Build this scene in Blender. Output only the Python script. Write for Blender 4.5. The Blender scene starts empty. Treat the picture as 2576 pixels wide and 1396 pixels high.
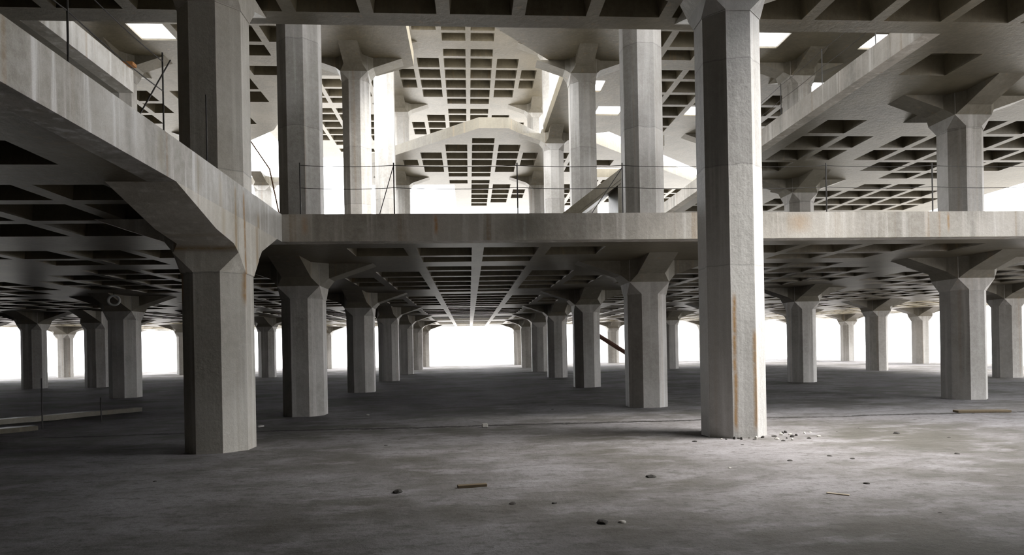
import bpy, bmesh, math, random
from mathutils import Vector, noise

# ----------------------------------------------------------------------------
# camera, sky, exposure
# ----------------------------------------------------------------------------
S = bpy.context.scene
C = S.collection
W_PX, H_PX = 2576, 1396
F_PX = 1664.17
cam_d = bpy.data.cameras.new('camera')
cam = bpy.data.objects.new('camera', cam_d)
C.objects.link(cam)
cam_d.sensor_fit = 'HORIZONTAL'
cam_d.sensor_width = 36.0
cam_d.lens = 36.0 * F_PX / W_PX
cam_d.shift_x = -0.0026
cam_d.shift_y = 0.0684
cam_d.clip_start = 0.05
cam_d.clip_end = 2000
cam.location = (0, 0, 1.6)
cam.rotation_mode = 'XYZ'
YAW, ROLL = 0.068564, 0.018638
from mathutils import Matrix
cam.matrix_world = (Matrix.Translation((0, 0, 1.6)) @ Matrix.Rotation(-YAW, 4, 'Z')
                    @ Matrix.Rotation(math.pi / 2, 4, 'X') @ Matrix.Rotation(-ROLL, 4, 'Z'))
S.camera = cam

world = bpy.data.worlds.new('overcast_sky')
S.world = world
world.use_nodes = True
bg = world.node_tree.nodes['Background']
bg.inputs['Color'].default_value = (0.97, 0.98, 1.0, 1)
bg.inputs['Strength'].default_value = 1.0

S.view_settings.view_transform = 'Standard'
S.view_settings.look = 'None'
S.view_settings.gamma = 1.0
S.view_settings.use_curve_mapping = False
S.view_settings.exposure = 3.0
S.cycles.max_bounces = 8
S.cycles.diffuse_bounces = 2
S.cycles.glossy_bounces = 3

# a low hazy sun behind the cloud, from the right
sd = bpy.data.lights.new('sun', 'SUN')
sd.energy = 2.0
sd.angle = math.radians(50)
sd.color = (1.0, 0.96, 0.9)
sun = bpy.data.objects.new('sun', sd)
C.objects.link(sun)
sun.rotation_euler = Vector((-0.50, 0.10, -0.86)).to_track_quat('-Z', 'Y').to_euler()

# ----------------------------------------------------------------------------
# measurements (metres; camera at the origin, eye level 1.6)
# ----------------------------------------------------------------------------
XL, XR = -3.6405, 4.0970          # inner column faces of the central aisle
CW = 1.0093                       # column width
BAY = 8.7468
M = BAY / 6
XLC, XRC = XL - CW / 2, XR + CW / 2
Y0 = 17.0394                      # first full row of columns
YA = 11.325                       # the two tall columns
Z1, T1 = 3.77, 4.31               # first deck: underside, top
Z2, T2 = 8.07, 8.62
Z3, T3 = 12.70, 13.25
Z4, T4 = 17.40, 17.95
CAPH = 0.88                       # capital height below the underside
YE = 13.32                        # front edge of the first deck
LINE = {'L3': XLC - 2 * BAY, 'L2': XLC - BAY, 'L1': XLC, 'R1': XRC, 'R2': XRC + BAY, 'R3': XRC + 2 * BAY, 'R4': XRC + 3 * BAY,
        'L4': XLC - 3 * BAY}
ROW = [Y0 + k * BAY for k in range(7)]
rnd = random.Random(7)

# ----------------------------------------------------------------------------
# materials
# ----------------------------------------------------------------------------
def nodes_of(name):
    m = bpy.data.materials.new(name)
    m.use_nodes = True
    nt = m.node_tree
    return m, nt, nt.nodes, nt.links, nt.nodes['Principled BSDF']

class NT:
    def __init__(self, nt):
        self.nt, self.N, self.L = nt, nt.nodes, nt.links
    def node(self, t, **k):
        n = self.N.new(t)
        for a, b in k.items():
            setattr(n, a, b)
        return n
    def link(self, a, b):
        self.L.new(a, b)
    def put(self, v, sock):
        if hasattr(v, 'is_linked') or hasattr(v, 'links'):
            self.L.new(v, sock)
        else:
            sock.default_value = v
    def math(self, op, a, b=0.0, c=None, clamp=False):
        n = self.node('ShaderNodeMath', operation=op, use_clamp=clamp)
        self.put(a, n.inputs[0]); self.put(b, n.inputs[1])
        if c is not None: self.put(c, n.inputs[2])
        return n.outputs[0]
    def mix(self, f, a, b, blend='MIX'):
        n = self.node('ShaderNodeMix', data_type='RGBA', blend_type=blend)
        self.put(f, n.inputs[0]); self.put(a, n.inputs[6]); self.put(b, n.inputs[7])
        return n.outputs[2]
    def scale(self, vec, s):
        n = self.node('ShaderNodeVectorMath', operation='MULTIPLY')
        self.link(vec, n.inputs[0]); n.inputs[1].default_value = s
        return n.outputs[0]
    def noise(self, vec, scale, detail=4, rough=0.55):
        n = self.node('ShaderNodeTexNoise')
        self.link(vec, n.inputs['Vector'])
        n.inputs['Scale'].default_value = scale
        n.inputs['Detail'].default_value = detail
        n.inputs['Roughness'].default_value = rough
        return n.outputs['Fac']
    def ramp(self, v, lo, hi):
        n = self.node('ShaderNodeMapRange')
        n.interpolation_type = 'SMOOTHSTEP'
        self.link(v, n.inputs[0])
        n.inputs[1].default_value, n.inputs[2].default_value = lo, hi
        return n.outputs[0]

def rgb(c):
    return (c[0], c[1], c[2], 1)

def concrete(name, base, dark, light, rust=0.25, rough=0.6, streak=1.0, stains=(), joints=(), spec=0.4):
    m, nt, N, L, P = nodes_of(name)
    t = NT(nt)
    pos = t.node('ShaderNodeNewGeometry').outputs['Position']
    rand = t.node('ShaderNodeObjectInfo').outputs['Random']
    sep = t.node('ShaderNodeSeparateXYZ'); t.link(pos, sep.inputs[0])
    big = t.noise(pos, 0.55, 5)
    fine = t.noise(pos, 9.0, 6, 0.7)
    grain = t.noise(pos, 70.0, 2, 0.8)
    st = t.noise(t.scale(pos, (5.5, 5.5, 0.22)), 1.0, 5, 0.6)
    st2 = t.noise(t.scale(pos, (1.7, 1.7, 0.12)), 1.0, 3, 0.5)
    rs = t.noise(t.scale(pos, (4.0, 4.0, 0.09)), 1.3, 3, 0.5)
    col = t.mix(t.ramp(big, 0.35, 0.68), rgb(dark), rgb(base))
    col = t.mix(t.math('MULTIPLY', t.ramp(st, 0.50, 0.72), 0.70 * streak), col, rgb(light))
    col = t.mix(t.math('MULTIPLY', t.ramp(st2, 0.52, 0.70), 0.65 * streak), col, rgb(tuple(c * 0.82 for c in dark)))
    col = t.mix(t.math('MULTIPLY', t.ramp(rs, 0.60, 0.74), rust), col, rgb((0.30, 0.19, 0.08)))
    col = t.mix(t.math('MULTIPLY', t.ramp(fine, 0.30, 0.75), 0.28), col, rgb(light))
    f = t.math('MULTIPLY_ADD', grain, 0.5, 0.75)
    f = t.math('MULTIPLY', f, t.math('MULTIPLY_ADD', rand, 0.22, 0.89))
    # pour lifts: each lift came out in a slightly different tone
    wob = t.math('MULTIPLY_ADD', t.noise(pos, 3.0, 2), 0.10, -0.05)
    zz = t.math('ADD', sep.outputs[2], wob)
    for (zj, k) in joints:
        f = t.math('MULTIPLY', f, t.math('MULTIPLY_ADD', t.math('GREATER_THAN', zz, zj), k - 1.0, 1.0))
        ln = t.math('LESS_THAN', t.math('ABSOLUTE', t.math('SUBTRACT', zz, zj)), 0.012)
        f = t.math('MULTIPLY', f, t.math('MULTIPLY_ADD', ln, -0.22, 1.0))
    v = t.node('ShaderNodeCombineXYZ')
    for i in range(3): t.link(f, v.inputs[i])
    col = t.mix(1.0, col, v.outputs[0], 'MULTIPLY')
    # individual run-off stains: axis, centre, half width, z low, z high, strength, colour
    for (ax, c0, hw, z0, z1, k, cc) in stains:
        a = t.math('ADD', sep.outputs['XYZ'.index(ax)], t.math('MULTIPLY_ADD', t.noise(t.scale(pos, (1, 1, 1.6)), 1.5, 2), 0.06, -0.03))
        a = t.math('SUBTRACT', 1.0, t.math('DIVIDE', t.math('ABSOLUTE', t.math('SUBTRACT', a, c0)), hw), clamp=True)
        zm = t.math('MULTIPLY', t.ramp(sep.outputs[2], z0, z0 + 0.25), t.math('SUBTRACT', 1.0, t.ramp(sep.outputs[2], z1 - 0.2, z1)))
        q = t.math('MULTIPLY', t.math('MULTIPLY', t.math('POWER', a, 0.7), zm), t.ramp(fine, 0.15, 0.55))
        col = t.mix(t.math('MULTIPLY', q, k), col, rgb(cc))
    t.link(col, P.inputs['Base Color'])
    P.inputs['Roughness'].default_value = rough
    P.inputs['Specular IOR Level'].default_value = spec
    b = t.node('ShaderNodeBump')
    b.inputs['Strength'].default_value = 0.4
    b.inputs['Distance'].default_value = 0.02
    t.link(t.math('ADD', fine, t.math('MULTIPLY', st, 0.6)), b.inputs['Height'])
    t.link(b.outputs[0], P.inputs['Normal'])
    return m

RUST = (0.36, 0.20, 0.06)
MUD = (0.10, 0.09, 0.07)
M_COL = concrete('column_concrete', (0.46, 0.44, 0.41), (0.31, 0.292, 0.262), (0.62, 0.605, 0.58), 0.3,
                 joints=((7.15, 0.86), (9.3, 1.12)))
M_TALLR = concrete('tall_column_concrete', (0.51, 0.50, 0.48), (0.37, 0.358, 0.338), (0.66, 0.65, 0.63), 0.15,
                   joints=((2.92, 0.93), (4.62, 0.82), (6.4, 1.05)),
                   stains=(('X', 4.45, 0.045, 0.05, 2.5, 0.95, RUST), ('X', 4.79, 0.05, 0.05, 1.9, 0.8, RUST),
                           ('X', 4.05, 0.06, 0.0, 3.0, 0.3, MUD)))
M_TALLL = concrete('rusty_column_concrete', (0.60, 0.57, 0.51), (0.43, 0.40, 0.34), (0.76, 0.73, 0.67), 0.28,
                   joints=((2.89, 1.12), (4.55, 0.9)),
                   stains=(('Y', 11.12, 0.06, 2.3, 4.3, 1.0, RUST), ('Y', 10.72, 0.07, 2.6, 4.3, 0.85, (0.33, 0.22, 0.09)),
                           ('Y', 11.75, 0.09, 2.9, 4.1, 0.7, (0.36, 0.24, 0.10)), ('Y', 10.2, 0.1, 3.2, 4.3, 0.4, (0.36, 0.27, 0.13))))
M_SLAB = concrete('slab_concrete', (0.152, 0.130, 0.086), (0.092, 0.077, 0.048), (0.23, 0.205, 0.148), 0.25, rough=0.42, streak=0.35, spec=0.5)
M_HAUNCH_SHADED = concrete('shaded_haunch_concrete', (0.20, 0.182, 0.145), (0.13, 0.115, 0.085), (0.28, 0.26, 0.215), 0.25, rough=0.5, streak=0.5)  # darker than the columns: shade of down-facing haunches put into the colour
M_EDGE = concrete('edge_concrete', (0.57, 0.53, 0.47), (0.36, 0.33, 0.28), (0.74, 0.71, 0.66), 0.55, streak=1.35,
                  stains=(('X', -0.62, 0.05, 3.8, 4.35, 0.9, (0.5, 0.23, 0.05)), ('X', -3.2, 0.08, 3.8, 4.35, 0.5, (0.45, 0.23, 0.07)),
                          ('X', 1.15, 0.5, 3.7, 4.35, 0.55, (0.13, 0.12, 0.10)), ('X', 6.9, 0.3, 3.8, 4.35, 0.5, RUST),
                          ('X', 10.15, 0.035, 3.8, 4.35, 0.9, RUST)))
M_EDGEL = concrete('pale_edge_concrete', (0.62, 0.60, 0.56), (0.36, 0.335, 0.285), (0.82, 0.81, 0.79), 0.45, streak=1.8,
                   stains=(('Y', 11.12, 0.06, 3.5, 4.30, 1.0, RUST), ('Y', 10.72, 0.07, 3.5, 4.3, 0.85, (0.33, 0.22, 0.09)),
                           ('Y', 11.85, 0.09, 3.5, 4.1, 0.7, (0.36, 0.24, 0.10)), ('Y', 10.1, 0.1, 3.5, 4.3, 0.4, (0.36, 0.27, 0.13)),
                           ('Y', 9.3, 0.12, 3.7, 4.35, 0.4, (0.26, 0.22, 0.13)), ('Y', 8.2, 0.10, 3.7, 4.35, 0.45, (0.30, 0.25, 0.15))))

def simple(name, col, rough=0.7, metal=0.0, var=0.3, sc=12.0):
    m, nt, N, L, P = nodes_of(name)
    t = NT(nt)
    pos = t.node('ShaderNodeNewGeometry').outputs['Position']
    n = t.noise(pos, sc, 4)
    d = tuple(c * (1 - var) for c in col)
    t.link(t.mix(n, rgb(d), rgb(col)), P.inputs['Base Color'])
    P.inputs['Roughness'].default_value = rough
    P.inputs['Metallic'].default_value = metal
    return m

M_STEEL = simple('dark_steel', (0.05, 0.045, 0.04), 0.6)
M_RUSTY = simple('rusty_steel', (0.22, 0.10, 0.04), 0.8, sc=30)
M_BAR = simple('dark_red_steel', (0.09, 0.035, 0.02), 0.8, sc=30)
M_STONE = simple('stone_dark', (0.06, 0.055, 0.05), 0.9)
M_PALE = simple('stone_pale', (0.62, 0.60, 0.56), 0.9)
M_WOOD = simple('weathered_wood', (0.20, 0.15, 0.09), 0.85, sc=20)
M_WOODP = simple('pale_wood', (0.55, 0.47, 0.36), 0.85, sc=20)
M_ORANGE = simple('orange_timber', (0.42, 0.18, 0.05), 0.8)
M_RING = simple('pale_ring', (0.8, 0.8, 0.78), 0.7)

def floor_mat():
    m, nt, N, L, P = nodes_of('dusty_floor')
    t = NT(nt)
    pos = t.node('ShaderNodeNewGeometry').outputs['Position']
    sep = t.node('ShaderNodeSeparateXYZ'); t.link(pos, sep.inputs[0])
    big = t.noise(pos, 0.33, 5, 0.6)
    mid = t.noise(t.scale(pos, (0.8, 1.5, 1)), 1.2, 5, 0.6)
    fine = t.noise(pos, 14.0, 6, 0.75)
    grain = t.noise(pos, 90.0, 2, 0.8)
    col = t.mix(t.ramp(big, 0.36, 0.62), rgb((0.115, 0.106, 0.092)), rgb((0.27, 0.256, 0.264)))
    col = t.mix(t.math('MULTIPLY', t.ramp(mid, 0.50, 0.68), 0.6), col, rgb((0.35, 0.335, 0.35)))
    col = t.mix(t.math('MULTIPLY', t.ramp(mid, 0.48, 0.34), 0.42), col, rgb((0.07, 0.066, 0.05)))
    col = t.mix(t.math('MULTIPLY', t.ramp(fine, 0.48, 0.70), 0.45), col, rgb((0.09, 0.085, 0.075)))
    grit = t.noise(t.scale(pos, (1.0, 1.7, 1)), 4.5, 6, 0.72)
    col = t.mix(t.math('MULTIPLY', t.ramp(grit, 0.50, 0.36), 0.55), col, rgb((0.075, 0.07, 0.06)))
    f = t.math('MULTIPLY_ADD', grain, 0.8, 0.60)
    v = t.node('ShaderNodeCombineXYZ')
    for i in range(3): t.link(f, v.inputs[i])
    col = t.mix(1.0, col, v.outputs[0], 'MULTIPLY')
    # the expansion joint that crosses the floor under the deck edge
    wob = t.math('MULTIPLY_ADD', t.noise(t.scale(pos, (1, 0, 0)), 1.1, 5, 0.7), 0.34, -0.17)
    d = t.math('ABSOLUTE', t.math('SUBTRACT', t.math('ADD', sep.outputs[1], wob), 13.66))
    w = t.math('MULTIPLY_ADD', t.noise(pos, 6.0, 4, 0.8), 0.36, -0.09)
    ck = t.math('LESS_THAN', d, w)
    ck = t.math('MULTIPLY', ck, t.math('GREATER_THAN', sep.outputs[0], -8.4))
    col = t.mix(t.math('MULTIPLY', ck, 0.95), col, rgb((0.03, 0.027, 0.023)))
    t.link(col, P.inputs['Base Color'])
    P.inputs['Roughness'].default_value = 0.85
    b = t.node('ShaderNodeBump')
    b.inputs['Strength'].default_value = 0.5
    b.inputs['Distance'].default_value = 0.04
    h = t.math('ADD', fine, t.math('MULTIPLY', mid, 1.5))
    t.link(t.math('SUBTRACT', h, ck), b.inputs['Height'])
    t.link(b.outputs[0], P.inputs['Normal'])
    return m
M_FLOOR = floor_mat()
M_BOUNCE = simple('bounce_deck_top', (0.26, 0.245, 0.22), 0.9, sc=1.5)  # unseen deck tops made paler to bounce light onto the undersides above
M_GROUND = simple('pale_ground', (0.62, 0.60, 0.57), 0.95, var=0.2, sc=0.4)

# ----------------------------------------------------------------------------
# helpers
# ----------------------------------------------------------------------------
def mesh_obj(name, data, mat, parent=None):
    o = bpy.data.objects.new(name, data)
    if mat and not data.materials:
        data.materials.append(mat)
    C.objects.link(o)
    if parent:
        o.parent = parent
    return o

def data_from(name, verts, faces):
    d = bpy.data.meshes.new(name)
    d.from_pydata([tuple(v) for v in verts], [], faces)
    d.update()
    return d

class MB:
    """collects simple solids into one mesh"""
    def __init__(self):
        self.v, self.f = [], []
    def add(self, vs, fs):
        n = len(self.v)
        self.v += [tuple(p) for p in vs]
        self.f += [tuple(i + n for i in f) for f in fs]
    def box(self, x0, x1, y0, y1, z0, z1):
        self.add([(x0, y0, z0), (x1, y0, z0), (x1, y1, z0), (x0, y1, z0), (x0, y0, z1), (x1, y0, z1), (x1, y1, z1), (x0, y1, z1)],
                 [(3, 2, 1, 0), (4, 5, 6, 7), (0, 1, 5, 4), (1, 2, 6, 5), (2, 3, 7, 6), (3, 0, 4, 7)])
    def tube(self, pts, r, n=6):
        pts = [Vector(p) for p in pts]
        rings = []
        for i, p in enumerate(pts):
            d = (pts[min(i + 1, len(pts) - 1)] - pts[max(i - 1, 0)]).normalized()
            a = d.cross(Vector((0, 0, 1)) if abs(d.z) < 0.9 else Vector((1, 0, 0))).normalized()
            b = d.cross(a)
            rings.append([p + a * (r * math.cos(2 * math.pi * k / n)) + b * (r * math.sin(2 * math.pi * k / n)) for k in range(n)])
        vs = [q for R in rings for q in R]
        fs = []
        for i in range(len(pts) - 1):
            for k in range(n):
                fs.append((i * n + k, i * n + (k + 1) % n, (i + 1) * n + (k + 1) % n, (i + 1) * n + k))
        fs.append(tuple(range(n - 1, -1, -1)))
        fs.append(tuple((len(pts) - 1) * n + k for k in range(n)))
        self.add(vs, fs)
    def sections(self, secs):
        """closed loft through rings of equal length"""
        n = len(secs[0])
        vs = [p for s in secs for p in s]
        fs = []
        for i in range(len(secs) - 1):
            for k in range(n):
                fs.append((i * n + k, i * n + (k + 1) % n, (i + 1) * n + (k + 1) % n, (i + 1) * n + k))
        fs.append(tuple(range(n - 1, -1, -1)))
        fs.append(tuple((len(secs) - 1) * n + k for k in range(n)))
        self.add(vs, fs)
    def data(self, name, fix=True):
        d = data_from(name, self.v, self.f)
        if fix:
            bm = bmesh.new(); bm.from_mesh(d)
            bmesh.ops.recalc_face_normals(bm, faces=bm.faces)
            bm.to_mesh(d); bm.free()
        return d
    def obj(self, name, mat, parent=None):
        return mesh_obj(name, self.data(name), mat, parent)

def tag(o, label, cat, group=None, kind=None):
    o['label'] = label
    o['category'] = cat
    if group: o['group'] = group
    if kind: o['kind'] = kind
    return o

def thing(name, label, cat, loc=(0, 0, 0), group=None):
    o = bpy.data.objects.new(name, None)
    o.empty_display_size = 0.3
    C.objects.link(o)
    o.location = loc
    return tag(o, label, cat, group, 'thing')

def struct(o, label=None):
    o['kind'] = 'structure'
    if label: o['label'] = label
    return o

# ----------------------------------------------------------------------------
# floor and outside ground
# ----------------------------------------------------------------------------
def hill(x, y):
    return 0.018 * noise.noise(Vector((x * 0.9, y * 0.9, 1.3))) + 0.012 * noise.noise(Vector((x * 2.3, y * 2.3, 7.1)))

def build_floor():
    xs = [-42 + 0.5 * i for i in range(169)]
    ys = [-12 + 0.5 * i for i in range(165)]
    vs, fs = [], []
    for y in ys:
        for x in xs:
            vs.append((x, y, hill(x, y)))
    n = len(xs)
    for j in range(len(ys) - 1):
        for i in range(n - 1):
            a = j * n + i
            fs.append((a, a + 1, a + n + 1, a + n))
    o = mesh_obj('floor', data_from('floor', vs, fs), M_FLOOR)
    for p in o.data.polygons: p.use_smooth = True
    struct(o, 'dusty mottled concrete floor of the ground storey')
build_floor()
g = MB(); g.add([(-400, -400, -0.12), (400, -400, -0.12), (400, 400, -0.12), (-400, 400, -0.12)], [(0, 1, 2, 3)])
struct(g.obj('ground', M_GROUND), 'pale open ground around the building')

# ----------------------------------------------------------------------------
# coffered slabs
# ----------------------------------------------------------------------------
def clip_poly(poly, conv):
    """clip polygon by a convex counter-clockwise polygon"""
    out = poly
    for i in range(len(conv)):
        ax, ay = conv[i]; bx, by = conv[(i + 1) % len(conv)]
        nx, ny = -(by - ay), (bx - ax)
        src, out = out, []
        for k in range(len(src)):
            p, q = src[k], src[(k + 1) % len(src)]
            dp = (p[0] - ax) * nx + (p[1] - ay) * ny
            dq = (q[0] - ax) * nx + (q[1] - ay) * ny
            if dp >= -1e-9: out.append(p)
            if (dp > 1e-9 and dq < -1e-9) or (dp < -1e-9 and dq > 1e-9):
                s = dp / (dp - dq)
                out.append((p[0] + (q[0] - p[0]) * s, p[1] + (q[1] - p[1]) * s))
        if len(out) < 3:
            return []
    return out

def inside(pt, conv, eps=1e-6):
    for i in range(len(conv)):
        ax, ay = conv[i]; bx, by = conv[(i + 1) % len(conv)]
        if -(by - ay) * (pt[0] - ax) + (bx - ax) * (pt[1] - ay) < -eps:
            return False
    return True

def ccw(p):
    a = sum(p[i][0] * p[(i + 1) % len(p)][1] - p[(i + 1) % len(p)][0] * p[i][1] for i in range(len(p)))
    return list(p) if a > 0 else list(reversed(p))

def slab(name, label, polys, z0, z1, node=lambda i, j: True, openc=(), through=lambda x, y: False, xa=XLC, ya=Y0,
         depth=0.48, beams=True, margin=0.22, rib=0.13, bw=0.46, mat=None):
    polys = [ccw(p) for p in polys]
    def inu(x, y): return any(inside((x, y), p) for p in polys)
    minx = min(q[0] for p in polys for q in p); maxx = max(q[0] for p in polys for q in p)
    miny = min(q[1] for p in polys for q in p); maxy = max(q[1] for p in polys for q in p)
    i0, i1 = math.floor((minx - xa) / M) - 1, math.ceil((maxx - xa) / M) + 1
    j0, j1 = math.floor((miny - ya) / M) - 1, math.ceil((maxy - ya) / M) + 1
    def hw(k): return bw if (beams and k % 6 == 0) else rib
    xs = []
    for i in range(i0, i1):
        c = xa + i * M
        xs.append((c - hw(i), c + hw(i), None, 2 * i))
        xs.append((c + hw(i), c + M - hw(i + 1), i, 2 * i + 1))
    ys = []
    for j in range(j0, j1):
        c = ya + j * M
        ys.append((c - hw(j), c + hw(j), None, 2 * j))
        ys.append((c + hw(j), c + M - hw(j + 1), j, 2 * j + 1))
    thin, holes = set(), set()
    for (i, j) in openc:
        q = range(2 * i + 1, 2 * i + 4) if xa + i * M > 0 else range(2 * i - 1, 2 * i + 2)
        thin |= {(a, b) for a in q for b in range(2 * j + 1, 2 * j + 4)}
        holes.add((2 * i + 1, 2 * j + 1))
    out = MB()
    def rect(a, b, c, d): return [(a, c), (b, c), (b, d), (a, d)]
    def flat(r, z, up):
        for p in polys:
            q = clip_poly(r, p)
            if len(q) >= 3:
                vs = [(x, y, z) for x, y in q]
                out.add(vs, [tuple(range(len(vs))) if up else tuple(reversed(range(len(vs))))])
    def filled(i, j):
        if not beams: return False
        a, b = i % 6, j % 6
        ni = i - a + (0 if a < 3 else 6); nj = j - b + (0 if b < 3 else 6)
        a, b = min(a, 5 - a), min(b, 5 - b)
        return (a + b) <= 1 and node(ni // 6, nj // 6)
    for (xa0, xb0, i, ka) in xs:
        for (ya0, yb0, j, kb) in ys:
            r = rect(xa0, xb0, ya0, yb0)
            if (ka, kb) in thin and all(inu(x, y) for x, y in r):
                zt = z0 + 0.07
                hole = (ka, kb) in holes
                if not hole:
                    flat(r, z0, False); flat(r, zt, True)
                for da, db, p, q in ((0, -1, 0, 1), (1, 0, 1, 2), (0, 1, 2, 3), (-1, 0, 3, 0)):
                    nb = (ka + da, kb + db)
                    if hole: out.add([(*r[p], z0), (*r[q], z0), (*r[q], zt), (*r[p], zt)], [(3, 2, 1, 0)])
                    if nb not in thin: out.add([(*r[p], zt), (*r[q], zt), (*r[q], z1), (*r[p], z1)], [(3, 2, 1, 0)])
                continue
            cell = False
            if i is not None and j is not None:
                mx = [xa0 - margin, (xa0 + xb0) / 2, xb0 + margin]; my = [ya0 - margin, (ya0 + yb0) / 2, yb0 + margin]
                ins = all(inu(x, y) for x in mx for y in my)
                cx, cy = mx[1], my[1]
                thr = ins and through(cx, cy) and not filled(i, j)
                cell = ins and (thr or not filled(i, j))
            if not cell:
                flat(r, z0, False); flat(r, z1, True)
                continue
            zt = z1 if thr else z0 + depth
            s = 0.0 if thr else 0.07
            b = [(x, y, z0) for x, y in r]
            t = [(xa0 + s, ya0 + s, zt), (xb0 - s, ya0 + s, zt), (xb0 - s, yb0 - s, zt), (xa0 + s, yb0 - s, zt)]
            fs = [(0, 4, 5, 1), (1, 5, 6, 2), (2, 6, 7, 3), (3, 7, 4, 0)]
            fs = [tuple(reversed(f)) for f in fs]
            if not thr:
                fs.append((7, 6, 5, 4))
                flat(r, z1, True)
            out.add(b + t, fs)
    # rims
    for p in polys:
        for k in range(len(p)):
            a, b = Vector(p[k]), Vector(p[(k + 1) % len(p)])
            L = (b - a).length
            n = max(1, int(L / 0.5))
            nrm = Vector(((b - a).y, -(b - a).x)).normalized()
            for s in range(n):
                u, w = a + (b - a) * (s / n), a + (b - a) * ((s + 1) / n)
                mid = (u + w) / 2 + nrm * 0.01
                if any(inside(mid, q) for q in polys if q is not p):
                    continue
                out.add([(u.x, u.y, z0), (w.x, w.y, z0), (w.x, w.y, z1), (u.x, u.y, z1)], [(0, 1, 2, 3)])
    o = mesh_obj(name, out.data(name, False), mat or M_SLAB)
    o.data.materials.append(M_BOUNCE)
    for p in o.data.polygons:
        if p.normal.z > 0.9: p.material_index = 1
    struct(o, label)
    return o

def R(x0, x1, y0, y1): return [(x0, y0), (x1, y0), (x1, y1), (x0, y1)]
EB = 0.35                      # edge beam thickness
# first deck: the hall beyond the front edge, open-celled towards the far and outer sides
L1X0, L1X1, L1Y1 = LINE['L4'] - 4.0, LINE['R4'] + 4.0, ROW[5] + 3.6
slab('ceiling', 'coffered underside of the first deck over the ground storey',
     [R(L1X0, L1X1, YE + EB, L1Y1)], Z1, T1,
     through=lambda x, y: y > ROW[3] + 4.4 or x > LINE['R3'] + 2.2)
slab('ceiling', 'coffered underside of the left wing of the first deck, in deep shade',
     [R(L1X0, XL - EB, -9.0, YE + EB)], Z1, T1, node=lambda i, j: j >= 0)
# second deck: strip over the viewer, right wing, left wing
X2R = 9.72
X3R = 23.2
X2L = -8.16
slab('ceiling', 'coffered underside of the second deck overhead',
     [R(-30.0, 6.2, -9.0, 11.4), R(6.2, 20.0, -9.0, 7.5), R(12.6, 20.0, 7.5, 11.4), R(-30.0, 20.0, 11.4, YE - EB + 0.02)], Z2, T2, xa=4.6 - 0.55 - 0.06, ya=YE - EB + 0.02 - 0.02, beams=False, margin=0.0)  # opening and out-of-view reach of this roof shaped for the side light
slab('ceiling', 'coffered underside of the second deck in the right wing',
     [R(X2R + EB, 27.0, YE + 0.02, 22.0), R(X2R + EB, X3R, 22.0, ROW[3] + 4.3)], Z2, T2)
slab('ceiling', 'underside of the second deck in the left wing',
     [R(-27.0, X2L - EB, YE + 0.02, 16.96)], Z2, T2)
# third deck with the stepped opening over the aisle
Y3A, Y3B = -9.0, 52.5  # unseen near end drawn forward to keep sky light off the upper hall

open3 = [(int(round((x - XLC) / M - 0.5)), int(round((y - Y0) / M - 0.5))) for x, y in
         [(-10.5, 23.7), (15.1, 23.35), (11.1, 23.35), (10.7, 31.6), (5.9, 27.4), (6.5, 31.5), (15.5, 27.9), (-7.8, 20.7), (19.5, 27.5), (16.6, 33.5)]]
slab('ceiling', 'coffered underside of the third deck with square sky openings on the near side',
     [R(-27.0, -10.0, Y3A, 34.3), [(-10.0, 34.3), (-27.0, 51.0), (-27.0, 34.3)],
      R(-10.0, -6.3, Y3A, 27.3), [(-10.0, 27.3), (-6.3, 27.3), (-9.53, 33.8), (-10.0, 34.3)],
      R(-6.3, -3.5, Y3A, 27.1), [(-3.5, Y3A), (-1.96, Y3A), (-1.96, 26.1), (-3.5, 27.1)],
      R(-1.96, 1.1, Y3A, 21.0),
      R(1.1, 4.09, Y3A, 22.9), [(1.1, 22.9), (4.09, 22.9), (4.09, 26.3), (4.0, 26.3)]], Z3, T3, openc=open3)
slab('ceiling', 'coffered underside of the third deck on the right side',
     [R(4.09, 5.6, Y3A, 12.0), R(4.09, 27.0, 12.0, 22.0), R(4.09, X3R, 22.0, 33.9), [(4.09, 33.9), (7.45, 33.9), (6.0, 34.5), (4.09, 34.5)],
      [(7.45, 33.9), (X3R, 33.9), (X3R, 46.0), (19.5, 46.0)]], Z3, T3, openc=open3)
slab('ceiling', 'coffered underside of the third deck beyond the slanted opening',
     [[(0.7, 33.4), (2.2, 33.4), (2.2, 45.0), (-6.5, 45.0), (-6.5, 40.6)], [(2.2, 33.4), (4.09, 35.9), (4.09, 45.0), (2.2, 45.0)],
      [(4.09, 35.2), (5.9, 34.7), (7.0, 35.7), (12.1, 40.8), (4.09, 40.8)], R(4.09, 8.0, 40.8, 43.0), [(10.6, 40.8), (12.1, 40.8), (14.3, 43.0), (10.6, 43.0)],
      [(4.09, 43.0), (14.3, 43.0), (16.3, 45.0), (4.09, 45.0)],
      R(-0.8, 20.0, 45.0, Y3B)], Z3, T3)
slab('ceiling', 'brightly lit coffered underside of the topmost roof over the aisle',
     [R(-6.4, 6.0, 30.2, ROW[4] + 3.0), [(-6.4, 36.5), (-6.4, ROW[4] + 3.0), (-14.0, ROW[4] + 3.0), (-14.0, 44.1)]], Z4, T4)

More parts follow.
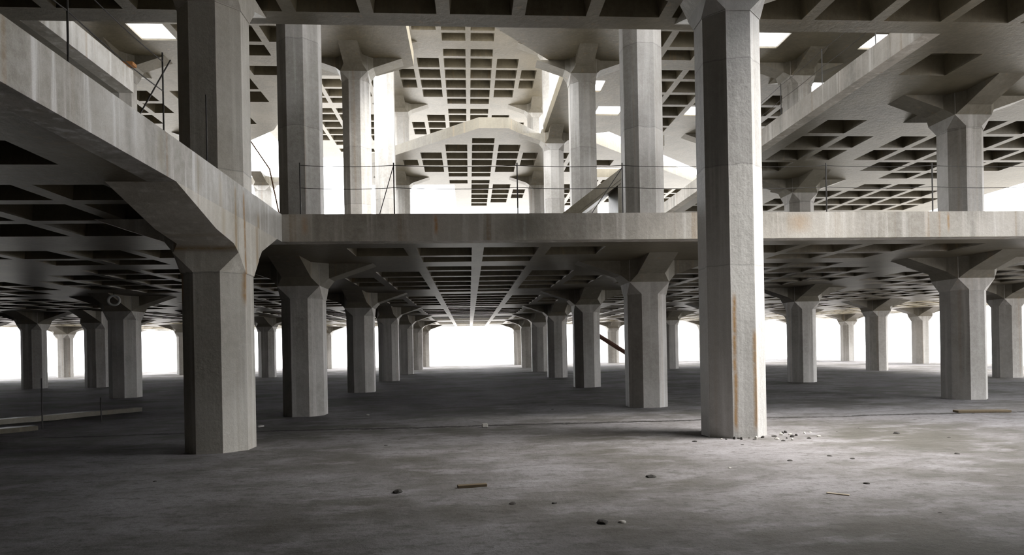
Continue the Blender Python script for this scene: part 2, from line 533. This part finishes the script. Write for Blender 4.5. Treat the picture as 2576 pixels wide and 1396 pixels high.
def edge_beam(label, x0, x1, y0, y1, z0, z1, mat):
    mb = MB(); mb.box(x0, x1, y0, y1, z0, z1)
    o = mb.obj('edge_beam', mat)
    tag(o, label, 'concrete beam', None, 'thing')
    return o
edge_beam('long pale streaked edge beam running diagonally to the rusty left column', XL - EB, XL, -9.0, YE + EB, Z1, T1, M_EDGEL)
edge_beam('straight stained edge beam of the first deck crossing behind the tall right column', XL, L1X1, YE, YE + EB, Z1, T1, M_EDGE)
edge_beam('dark edge beam of the second deck crossing the top of the view', -30.0, 20.0, YE - EB + 0.02, YE + 0.02, Z2, T2, M_SLAB)
edge_beam('brown-streaked edge beam of the second deck in the right wing, running away from the viewer', X2R, X2R + EB, YE + 0.02, ROW[3] + 4.3, Z2, T2, M_EDGE)
edge_beam('pale edge beam of the second deck in the left wing, above the diagonal beam', X2L - EB, X2L, YE + 0.02, 16.96, Z2, T2, M_EDGEL)

# unseen walls added behind and beside the viewer to block light
wb = MB(); wb.box(-34, 20, -9.4, -9.0, 0, Z3)
wb.box(19.7, 20, -9.0, 3.0, 0, Z2)
struct(wb.obj('light_block_back', M_SLAB))
wb = MB(); wb.box(L1X0 - 0.3, L1X0, -9.4, 44.0, 0, Z1 - 0.03)
wb.box(-27.3, -27.0, -9.4, 50.0, T1, Z3)
struct(wb.obj('light_block_left', M_SLAB))
wb = MB(); wb.box(27.0, 27.3, YE, 22.0, T1, Z2)
wb.box(27.0, 27.3, 12.0, 22.0, T2, Z3)
wb.box(X3R, X3R + 0.3, 22.0, 46.0, T2, Z3)
struct(wb.obj('light_block_right', M_SLAB))

# ----------------------------------------------------------------------------
# octagonal columns with capitals and haunched arms
# ----------------------------------------------------------------------------
HW = CW / 2
OC = HW * math.tan(math.pi / 8)
def octagon(z, k=1.0):
    h, c = HW * k, OC * k
    return [(c, -h, z), (h, -c, z), (h, c, z), (c, h, z), (-c, h, z), (-h, c, z), (-h, -c, z), (-c, -h, z)]
def square8(z, k=1.0, keep=()):
    h = HW * k
    pts = octagon(z, k)
    sq = {0: (h, -h, z), 1: (h, -h, z), 2: (h, h, z), 3: (h, h, z), 4: (-h, h, z), 5: (-h, h, z), 6: (-h, -h, z), 7: (-h, -h, z)}
    e = 0.004
    out = []
    for i, p in enumerate(pts):
        if i in keep: out.append(p); continue
        q = Vector(sq[i]); out.append(tuple(q + (Vector(p) - q) * e))
    return out
_cache = {}
def shaft_data(hgt, ground=False):
    k = ('s', round(hgt, 3), ground)
    if k not in _cache:
        mb = MB()
        mb.sections([octagon(-0.03 if ground else 0.0), octagon(hgt * 0.5), octagon(hgt)])
        _cache[k] = mb.data('shaft')
    return _cache[k]
def capital_data(keep=()):
    k = ('c', keep)
    if k not in _cache:
        mb = MB()
        mb.sections([octagon(0.0, 1.03), octagon(0.015, 1.03), square8(0.31, 1.012, keep), square8(CAPH, 1.012, keep)])
        _cache[k] = mb.data('capital')
    return _cache[k]
ARM = [(0.0, 0.31, HW), (0.20, 0.51, 0.345), (1.28, CAPH, 0.345)]
def arm_data(prof=None, key='std'):
    """arm along +X from the capital; profile of (distance, height, half width)"""
    k = ('a', key)
    if k not in _cache:
        mb = MB()
        secs = []
        for p in (prof or ARM):
            d, z = p[0], p[1]
            lo, hi = (-p[2], p[2]) if len(p) == 3 else (p[2], p[3])
            z = min(z, CAPH - 0.002)
            secs.append([(HW + d, lo, z), (HW + d, hi, z), (HW + d, hi, CAPH), (HW + d, lo, CAPH)])
        mb.sections(secs)
        _cache[k] = mb.data('haunch')
    return _cache[k]

ORD = ['first', 'second', 'third', 'fourth', 'fifth', 'sixth', 'seventh']
LNAME = {'L1': 'row left of the central aisle', 'R1': 'row right of the central aisle', 'L2': 'second row left of aisle',
         'R2': 'second row right of aisle', 'L3': 'third row left of aisle', 'R3': 'third row right of aisle',
         'L4': 'fourth row left of aisle', 'R4': 'fourth row right of aisle'}

def column(label, x, y, zb, under, arms='NSEW', mat=None, group=None, keep=(), special=None):
    """under = height of the slab underside the column carries"""
    mat = mat or M_COL
    t = thing('concrete_column', label, 'column', (x, y, zb), group)
    hs = under - CAPH - zb
    def child(name, d, z, rz=0, mat=mat):
        o = bpy.data.objects.new(name, d)
        if not d.materials: d.materials.append(mat)
        C.objects.link(o); o.parent = t
        o.location = (0, 0, z); o.rotation_euler = (0, 0, rz)
        o.material_slots[0].link = 'OBJECT'; o.material_slots[0].material = mat
        return o
    child('shaft', shaft_data(hs, zb == 0), 0)
    cap = child('capital', capital_data(keep), hs)
    for a in arms:
        rz = {'E': 0, 'N': math.pi / 2, 'W': math.pi, 'S': -math.pi / 2}[a]
        d = arm_data(*special[a]) if special and a in special else arm_data()
        child('haunch', d, hs, rz, mat if mat is M_TALLL else M_HAUNCH_SHADED)
    return t

# ground storey ---------------------------------------------------------------
lab = {('L1', 0): 'octagonal column on the ground floor, just behind the rusty tall column on its right side',
       ('R1', 0): 'pale octagonal ground-floor column just left of the tall free-standing column',
       ('R2', 0): 'octagonal ground-floor column at the right border, half dark and half bright'}
for ln in ('L4', 'L3', 'L2', 'L1', 'R1', 'R2', 'R3', 'R4'):
    seen = 0
    for r in range(6):
        if (ln, r) in (('L4', 0), ('L4', 1), ('L4', 2), ('L3', 0), ('L3', 1), ('L2', 0), ('R4', 0), ('R4', 1), ('R4', 2), ('R3', 0)): continue
        l = lab.get((ln, r)) or 'ground-floor octagonal column, %s visible from front in %s' % (ORD[seen], LNAME[ln])
        seen += 1
        column(l, LINE[ln], ROW[r], 0.0, Z1, group='ground-floor columns')
column('extra ground-floor column in deep shade, between two rows under the left wing', -18.6, 34.5, 0.0, Z1, arms='NS')
# the two tall ones
a_front = [(0.0, 0.31, -HW, HW), (0.2, 0.42, -0.36, HW), (0.91, 0.52, -0.36, HW), (2.22, CAPH, -0.36, HW)]
a_back = [(0.0, 0.31, -HW, HW), (0.2, 0.50, -HW, 0.36), (1.15, CAPH, -HW, 0.36)]
column('tall rust-streaked column carrying the diagonal edge beam, left one of the two nearest', XLC, YA, 0.0, Z1, arms='SNW', mat=M_TALLL,
       special={'S': (a_front, 'af'), 'N': (a_back, 'ab')})
column('tall free-standing octagonal column with rust lines, passing in front of the straight beam', XRC, YA, 0.0, Z2, mat=M_TALLR)
# first deck ------------------------------------------------------------------
column('upper part of the rust-streaked column, rising from the diagonal edge beam', XLC, YA, T1, Z2, arms='SNW', mat=M_TALLL)
ulab = {('L1', 0): 'upper-deck column beside the blown-out opening, rising to the dark overhead beam',
        ('R1', 0): 'broad upper-deck column just left of the tall free-standing column'}
for ln in ('L2', 'L1', 'R1'):
    for r in range(4):
        if (ln, r) == ('L2', 0): continue
        under = Z4 if (ln == 'L1' and r == 2) else Z3
        l = ulab.get((ln, r)) or 'upper-deck octagonal column, %s visible from front in %s' % (ORD[r - (ln == 'L2')], LNAME[ln])
        column(l, LINE[ln], ROW[r], T1, under, group='upper-deck columns',
               arms='NSEW')
for ln in ('R2',):
    for r in range(4):
        l = 'upper-deck column under right wing, %s from front in %s' % (ORD[r], LNAME[ln])
        column(l, LINE[ln], ROW[r], T1, Z2, group='upper-deck columns')
for ln in ('R2',):
    for r in (0, 1, 2):
        l = 'column standing on the right wing second deck, %s from the front' % ORD[r]
        column(l, LINE[ln], ROW[r], T2, Z3, group='second-deck columns')
column('sunlit column standing on the third deck beside the slanted opening', XRC, ROW[2], T3, Z4, mat=M_COL)
for ln, r in (('L1', 3), ('R1', 3)):
    column('column under the topmost roof, in the %s' % LNAME[ln], LINE[ln], ROW[r], T3, Z4, group='third-deck columns')

# ----------------------------------------------------------------------------
# concrete stair flight on the first deck
# ----------------------------------------------------------------------------
def stair():
    t = thing('stair_flight', 'concrete stair flight with dark sloping soffit rising behind the right aisle column', 'stairs', (0, 0, 0))
    x0, x1, zb, zt, y0, y1 = 1.36, 6.2, T1, 7.94, 20.4, 22.0
    n = 20
    mb = MB()
    for k in range(n):
        xa, xb = x0 + (x1 - x0) * k / n, x0 + (x1 - x0) * (k + 1) / n
        za, z2 = zb + (zt - zb) * k / n, zb + (zt - zb) * (k + 1) / n
        lo = max(zb, za - 0.22); lo2 = max(zb, z2 - 0.22)
        mb.add([(xa, y0, lo), (xb, y0, lo2), (xb, y1, lo2), (xa, y1, lo), (xa, y0, z2), (xb, y0, z2), (xb, y1, z2), (xa, y1, z2)],
               [(3, 2, 1, 0), (4, 5, 6, 7), (0, 1, 5, 4), (1, 2, 6, 5), (2, 3, 7, 6), (3, 0, 4, 7)])
    mb.obj('flight', M_SLAB, t)
    sl = (zt - zb) / (x1 - x0)
    st = MB()
    for ya_, yb_ in ((y0 - 0.12, y0), (y1, y1 + 0.12)):
        z_ = lambda x: zb + (x - x0) * sl
        st.sections([[(x, ya_, max(zb, z_(x) - 0.12)), (x, yb_, max(zb, z_(x) - 0.12)), (x, yb_, z_(x) + 0.22), (x, ya_, z_(x) + 0.22)]
                     for x in (x0, x0 + 0.12 / sl, x1)])
    st.obj('stringer', M_SLAB, t)
    w = MB(); w.box(4.75, 5.0, y0 + 0.1, y1 - 0.1, T1, 6.95)
    w.obj('support_wall', M_SLAB, t)
stair()

# ----------------------------------------------------------------------------
# railings of thin rods and wire
# ----------------------------------------------------------------------------
def sag(p, q, s, n=8):
    p, q = Vector(p), Vector(q)
    return [p.lerp(q, k / n) - Vector((0, 0, s * 4 * (k / n) * (1 - k / n))) for k in range(n + 1)]
def railing(label, posts, rails, braces=(), hpost=1.05, rp=0.014, rr=0.0065, mat=M_STEEL, group=None):
    t = thing('railing', label, 'railing', (0, 0, 0), group)
    for (x, y, z) in posts:
        mb = MB(); mb.tube([(x, y, z), (x, y, z + hpost)], rp); mb.obj('post', mat, t)
    for pts in rails:
        mb = MB()
        for a, b in zip(pts[:-1], pts[1:]): mb.tube(sag(a, b, 0.03), rr)
        mb.obj('rail', mat, t)
    for a, b in braces:
        mb = MB(); mb.tube([a, b], rr * 1.4); mb.obj('brace', mat, t)
    return t
px = [-3.3, -1.45, 1.04, 3.21, 5.4, 7.56, 9.9, 12.3, 14.8]
yr = YE + 0.12
railing('thin wire railing along the straight edge beam of the first deck', [(x, yr, T1) for x in px],
        [[(x, yr, T1 + 1.0) for x in px], [(x, yr, T1 + 0.55) for x in px]],
        braces=[((-1.75, yr, T1), (-1.45, yr, T1 + 1.0)), ((2.55, yr, T1), (3.21, yr, T1 + 0.95))])
xr_ = XL - 0.11
railing('thin rod railing with crossed brace on the diagonal edge beam', [(xr_, y, T1) for y in (2.6, 4.6, 6.56, 8.53, 9.9)],
        [[(xr_, y, T1 + 0.94) for y in (2.6, 4.6, 6.56, 8.53)], [(xr_, y, T1 + 0.57) for y in (2.6, 4.6, 6.56, 8.53)]],
        braces=[((xr_, 7.87, T1), (xr_, 8.75, T1 + 1.05))], rp=0.010)
yy = [15.2, 17.6, 20.0, 22.4]
railing('thin railing along the right wing edge beam of the second deck', [(X2R + 0.12, y, T2) for y in yy],
        [[(X2R + 0.12, y, T2 + 1.0) for y in [13.4] + yy], [(X2R + 0.12, y, T2 + 0.55) for y in [13.4] + yy]])
rb = MB(); rb.tube([(-4.25, 13.1, 5.85), (-3.85, 13.3, 5.2), (-3.70, 13.38, T1)], 0.014)
tag(rb.obj('rebar_rod', M_RUSTY), 'bent rusty rod at the corner behind the rust-streaked column', 'rod', None, 'thing')

# ----------------------------------------------------------------------------
# small things
# ----------------------------------------------------------------------------
def stone(label, x, y, sx, sy, sz, mat, seed, name='stone', cat='stone', rz=0.0, group=None, z=None):
    bm = bmesh.new()
    bmesh.ops.create_icosphere(bm, subdivisions=2, radius=1.0)
    for v in bm.verts:
        n = noise.noise(v.co * 1.1 + Vector((seed * 3.7, seed, 0)))
        v.co *= 1 + 0.35 * n
        v.co = Vector((v.co.x * sx, v.co.y * sy, max(v.co.z, -0.55) * sz))
    lo = min(v.co.z for v in bm.verts)
    for v in bm.verts: v.co.z -= lo
    d = bpy.data.meshes.new(name); bm.to_mesh(d); bm.free()
    o = mesh_obj(name, d, mat)
    o.location = (x, y, (hill(x, y) if z is None else z) - 0.008); o.rotation_euler = (0, 0, rz)
    tag(o, label, cat, group, 'thing')
    return o
def block(name, label, cat, x, y, sx, sy, sz, mat, rz=0.0, z=None, group=None):
    mb = MB(); mb.box(-sx / 2, sx / 2, -sy / 2, sy / 2, 0, sz)
    d = mb.data(name)
    bm = bmesh.new(); bm.from_mesh(d)
    bmesh.ops.bevel(bm, geom=list(bm.edges), offset=min(sx, sy, sz) * 0.12, segments=1, affect='EDGES')
    bm.to_mesh(d); bm.free()
    o = mesh_obj(name, d, mat)
    o.location = (x, y, (hill(x, y) if z is None else z) - 0.004); o.rotation_euler = (0, 0, rz)
    tag(o, label, cat, group, 'thing')
    return o

def px_floor(px_, py_):
    """where a photographed floor mark lies in the place"""
    u, v = px_ - 1180.5035, py_ - 876.195
    c, s = math.cos(ROLL), math.sin(ROLL)
    u, v = u * c - v * s, u * s + v * c
    cy, sy = math.cos(YAW), math.sin(YAW)
    u -= F_PX * sy / cy
    d = Vector((F_PX * sy + u * cy, F_PX * cy - u * sy, -v))
    k = -1.6 / d.z
    return d.x * k, d.y * k

block('concrete_block', 'small white block lying on the floor joint in mid aisle', 'block', *px_floor(1220, 1074), 0.115, 0.10, 0.075, M_PALE, 0.1)
x, y = px_floor(2470, 1036)
block('plank', 'long dark plank with pale top lying on the floor at the right border', 'plank', x, y, 1.1, 0.22, 0.05, M_WOOD, -0.15)
x, y = px_floor(2108, 1243)
block('wood_splinter', 'pale splintered stick on the dark floor at lower right', 'wood scrap', x, y, 0.22, 0.035, 0.02, M_WOODP, -0.7)
x, y = px_floor(1188, 1226)
block('wood_board', 'short brown board half sunk in dust at lower centre', 'board', x, y, 0.34, 0.07, 0.035, M_WOOD, 0.15)
for i, (px_, py_, sx, mat, lb) in enumerate([
    (2255, 1091, 0.075, M_STONE, 'flat dark stone on the pale floor, about midway between tall column and right border'),
    (2387, 1100, 0.055, M_STONE, 'dark stone on the pale floor towards the right border, nearer than the plank'),
    (2144, 1152, 0.05, M_STONE, 'dark stone at the right end of a short scrape, right of the tall column'),
    (2087, 1146, 0.05, M_STONE, 'dark stone at the left end of a short scrape, right of the tall column'),
    (1987, 1158, 0.06, M_STONE, 'flat dark stone in front of the tall right column, a little to its right'),
    (2408, 1140, 0.06, M_STONE, 'brownish stone below the dark stone near the right border'),
    (1836, 1177, 0.04, M_PALE, 'tiny white chip on the floor in front of the tall right column'),
    (1948, 1098, 0.07, M_STONE, 'dark lump against the right foot of the tall free-standing column'),
    (1772, 1085, 0.10, M_STONE, 'dark lump against the left foot of the tall free-standing column'),
    (1748, 1111, 0.06, M_STONE, 'dark stone left of the tall free-standing column on open floor'),
    (1868, 1119, 0.045, M_STONE, 'stone just in front of the tall free-standing column'),
    (2160, 1078, 0.04, M_STONE, 'small dark stone right of the tall column, close to the floor joint'),
    (2106, 1085, 0.03, M_STONE, 'tiny dark stone right of the tall column, below the floor joint'),
    (1004, 1106, 0.04, M_STONE, 'small dark stone left of the white block, upper one of two'),
    (971, 1120, 0.045, M_STONE, 'small dark stone left of the white block, lower one of two'),
    (655, 1073, 0.11, M_PALE, 'flat pale chip beside the foot of the rust-streaked column'),
    (925, 1044, 0.08, M_PALE, 'flat pale chip near the left aisle column, beyond the floor joint'),
    (1390, 1030, 0.05, M_STONE, 'small dark stone in mid aisle, beyond the floor joint'),
    (1638, 1198, 0.09, M_STONE, 'dark clod at lower centre right, nearest the tall column'),
    (1290, 1266, 0.06, M_STONE, 'dark clod on the nearest floor, right of the brown board'),
    (1000, 1240, 0.09, M_STONE, 'dark clod on the nearest floor, left of the brown board'),
    (1515, 1318, 0.08, M_STONE, 'dark clod at the bottom edge, largest there'),
    (1565, 1316, 0.05, M_PALE, 'pale chip beside the dark clod at the bottom edge'),
    (1395, 1265, 0.04, M_STONE, 'small clod between the brown board and the bottom edge'),
    (390, 1211, 0.04, M_STONE, 'small dark stone on the dim floor in front of the rust-streaked column'),
    (2180, 1218, 0.05, M_STONE, 'small dark stone just above the pale stick at lower right'),
    (2365, 1290, 0.03, M_STONE, 'tiny stone in the dark floor near the lower right corner'),
]):
    x, y = px_floor(px_, py_)
    stone(lb, x, y, sx * 0.72, sx * 0.6, sx * 0.3, mat, i + 1, rz=i * 0.7, group='loose stones on the floor')
# debris collar at the foot of the tall right column
for k in range(26):
    a = rnd.uniform(-2.4, 0.5); rr = rnd.uniform(0.58, 1.25)
    x, y = XRC + 0.2 + rr * math.cos(a), YA + rr * math.sin(a) * 0.8
    stone('bit of rubble among the crumbs around the foot of the tall right column', x, y, *(rnd.uniform(0.015, 0.04) for _ in range(3)),
          M_STONE if rnd.random() < 0.6 else M_PALE, 50 + k, 'rubble_crumb', 'rubble', group='rubble crumbs at the tall column')

# low kerb and stakes in the dark left wing
kx0, ky0, kx1, ky1 = -12.4, 15.0, -9.3, 19.3
def kerb(label, x0, y0, x1, y1, h, wdt):
    L = math.hypot(x1 - x0, y1 - y0)
    mb = MB(); mb.box(0, L, -wdt / 2, wdt / 2, -0.05, h)
    o = mb.obj('kerb', M_SLAB); o.location = (x0, y0, 0); o.rotation_euler = (0, 0, math.atan2(y1 - y0, x1 - x0))
    tag(o, label, 'kerb', None, 'thing')
kerb('low concrete kerb on the dim floor under the left wing', kx0, ky0, kx1, ky1, 0.12, 0.3)
kerb('short low concrete sill at the left border, nearer than the kerb', -11.4, 13.2, -9.45, 15.1, 0.10, 0.35)
def rod(label, x, y, h):
    mb = MB(); mb.tube([(x, y, -0.03), (x, y, h)], 0.014)
    tag(mb.obj('steel_stake', M_STEEL), label, 'stake', 'stakes under the left wing', 'thing')
rod('tall thin steel stake under the left wing, by the near sill', -9.36, 15.17, 1.12)
rod('short thin steel stake beside the low kerb under the left wing', *px_floor(255, 1063), 0.6)

# pale ring hanging under the left wing
bm = bmesh.new()
R0, r0, n1, n2 = 0.19, 0.045, 28, 8
vv = [[bm.verts.new(((R0 + r0 * math.cos(b)) * math.cos(a), r0 * math.sin(b), (R0 + r0 * math.cos(b)) * math.sin(a) * 0.85))
       for b in [2 * math.pi * j / n2 for j in range(n2)]] for a in [2 * math.pi * i / n1 for i in range(n1)]]
for i in range(n1):
    for j in range(n2):
        bm.faces.new((vv[i][j], vv[(i + 1) % n1][j], vv[(i + 1) % n1][(j + 1) % n2], vv[i][(j + 1) % n2]))
d = bpy.data.meshes.new('ring'); bm.to_mesh(d); bm.free()
o = mesh_obj('ring', d, M_RING); o.location = (-12.19, 23.7, 3.48)
hg = MB(); hg.tube([(0, 0, 0.16), (0, 0, Z1 - 3.48)], 0.012); hg.obj('hanger', M_STEEL, o)
for p in d.polygons: p.use_smooth = True
tag(o, 'pale ring hanging under the dark ceiling of the left wing', 'ring', None, 'thing')

# orange timber lying on the left wing edge of the second deck
mb = MB(); mb.box(-8.6, -8.0, 16.6, 16.8, T2, T2 + 0.08)
tag(mb.obj('timber_offcut', M_ORANGE), 'orange timber offcut lying on the end of the left wing edge beam', 'timber', None, 'thing')
# fallen steel beam leaning in the far right opening of the ground storey
mb = MB()
mb.tube([(9.7, 49.6, 2.45), (12.0, 49.9, 1.0)], 0.17, 8)
mb.tube([(12.0, 49.9, 1.0), (13.2, 50.0, 1.02)], 0.07, 8)
mb.tube([(12.2, 49.9, 1.0), (12.2, 49.9, -0.05)], 0.06, 8)
tag(mb.obj('slanting_beam', M_BAR), 'slanting dark red beam in the bright opening beside the right aisle columns', 'steel beam', None, 'thing')
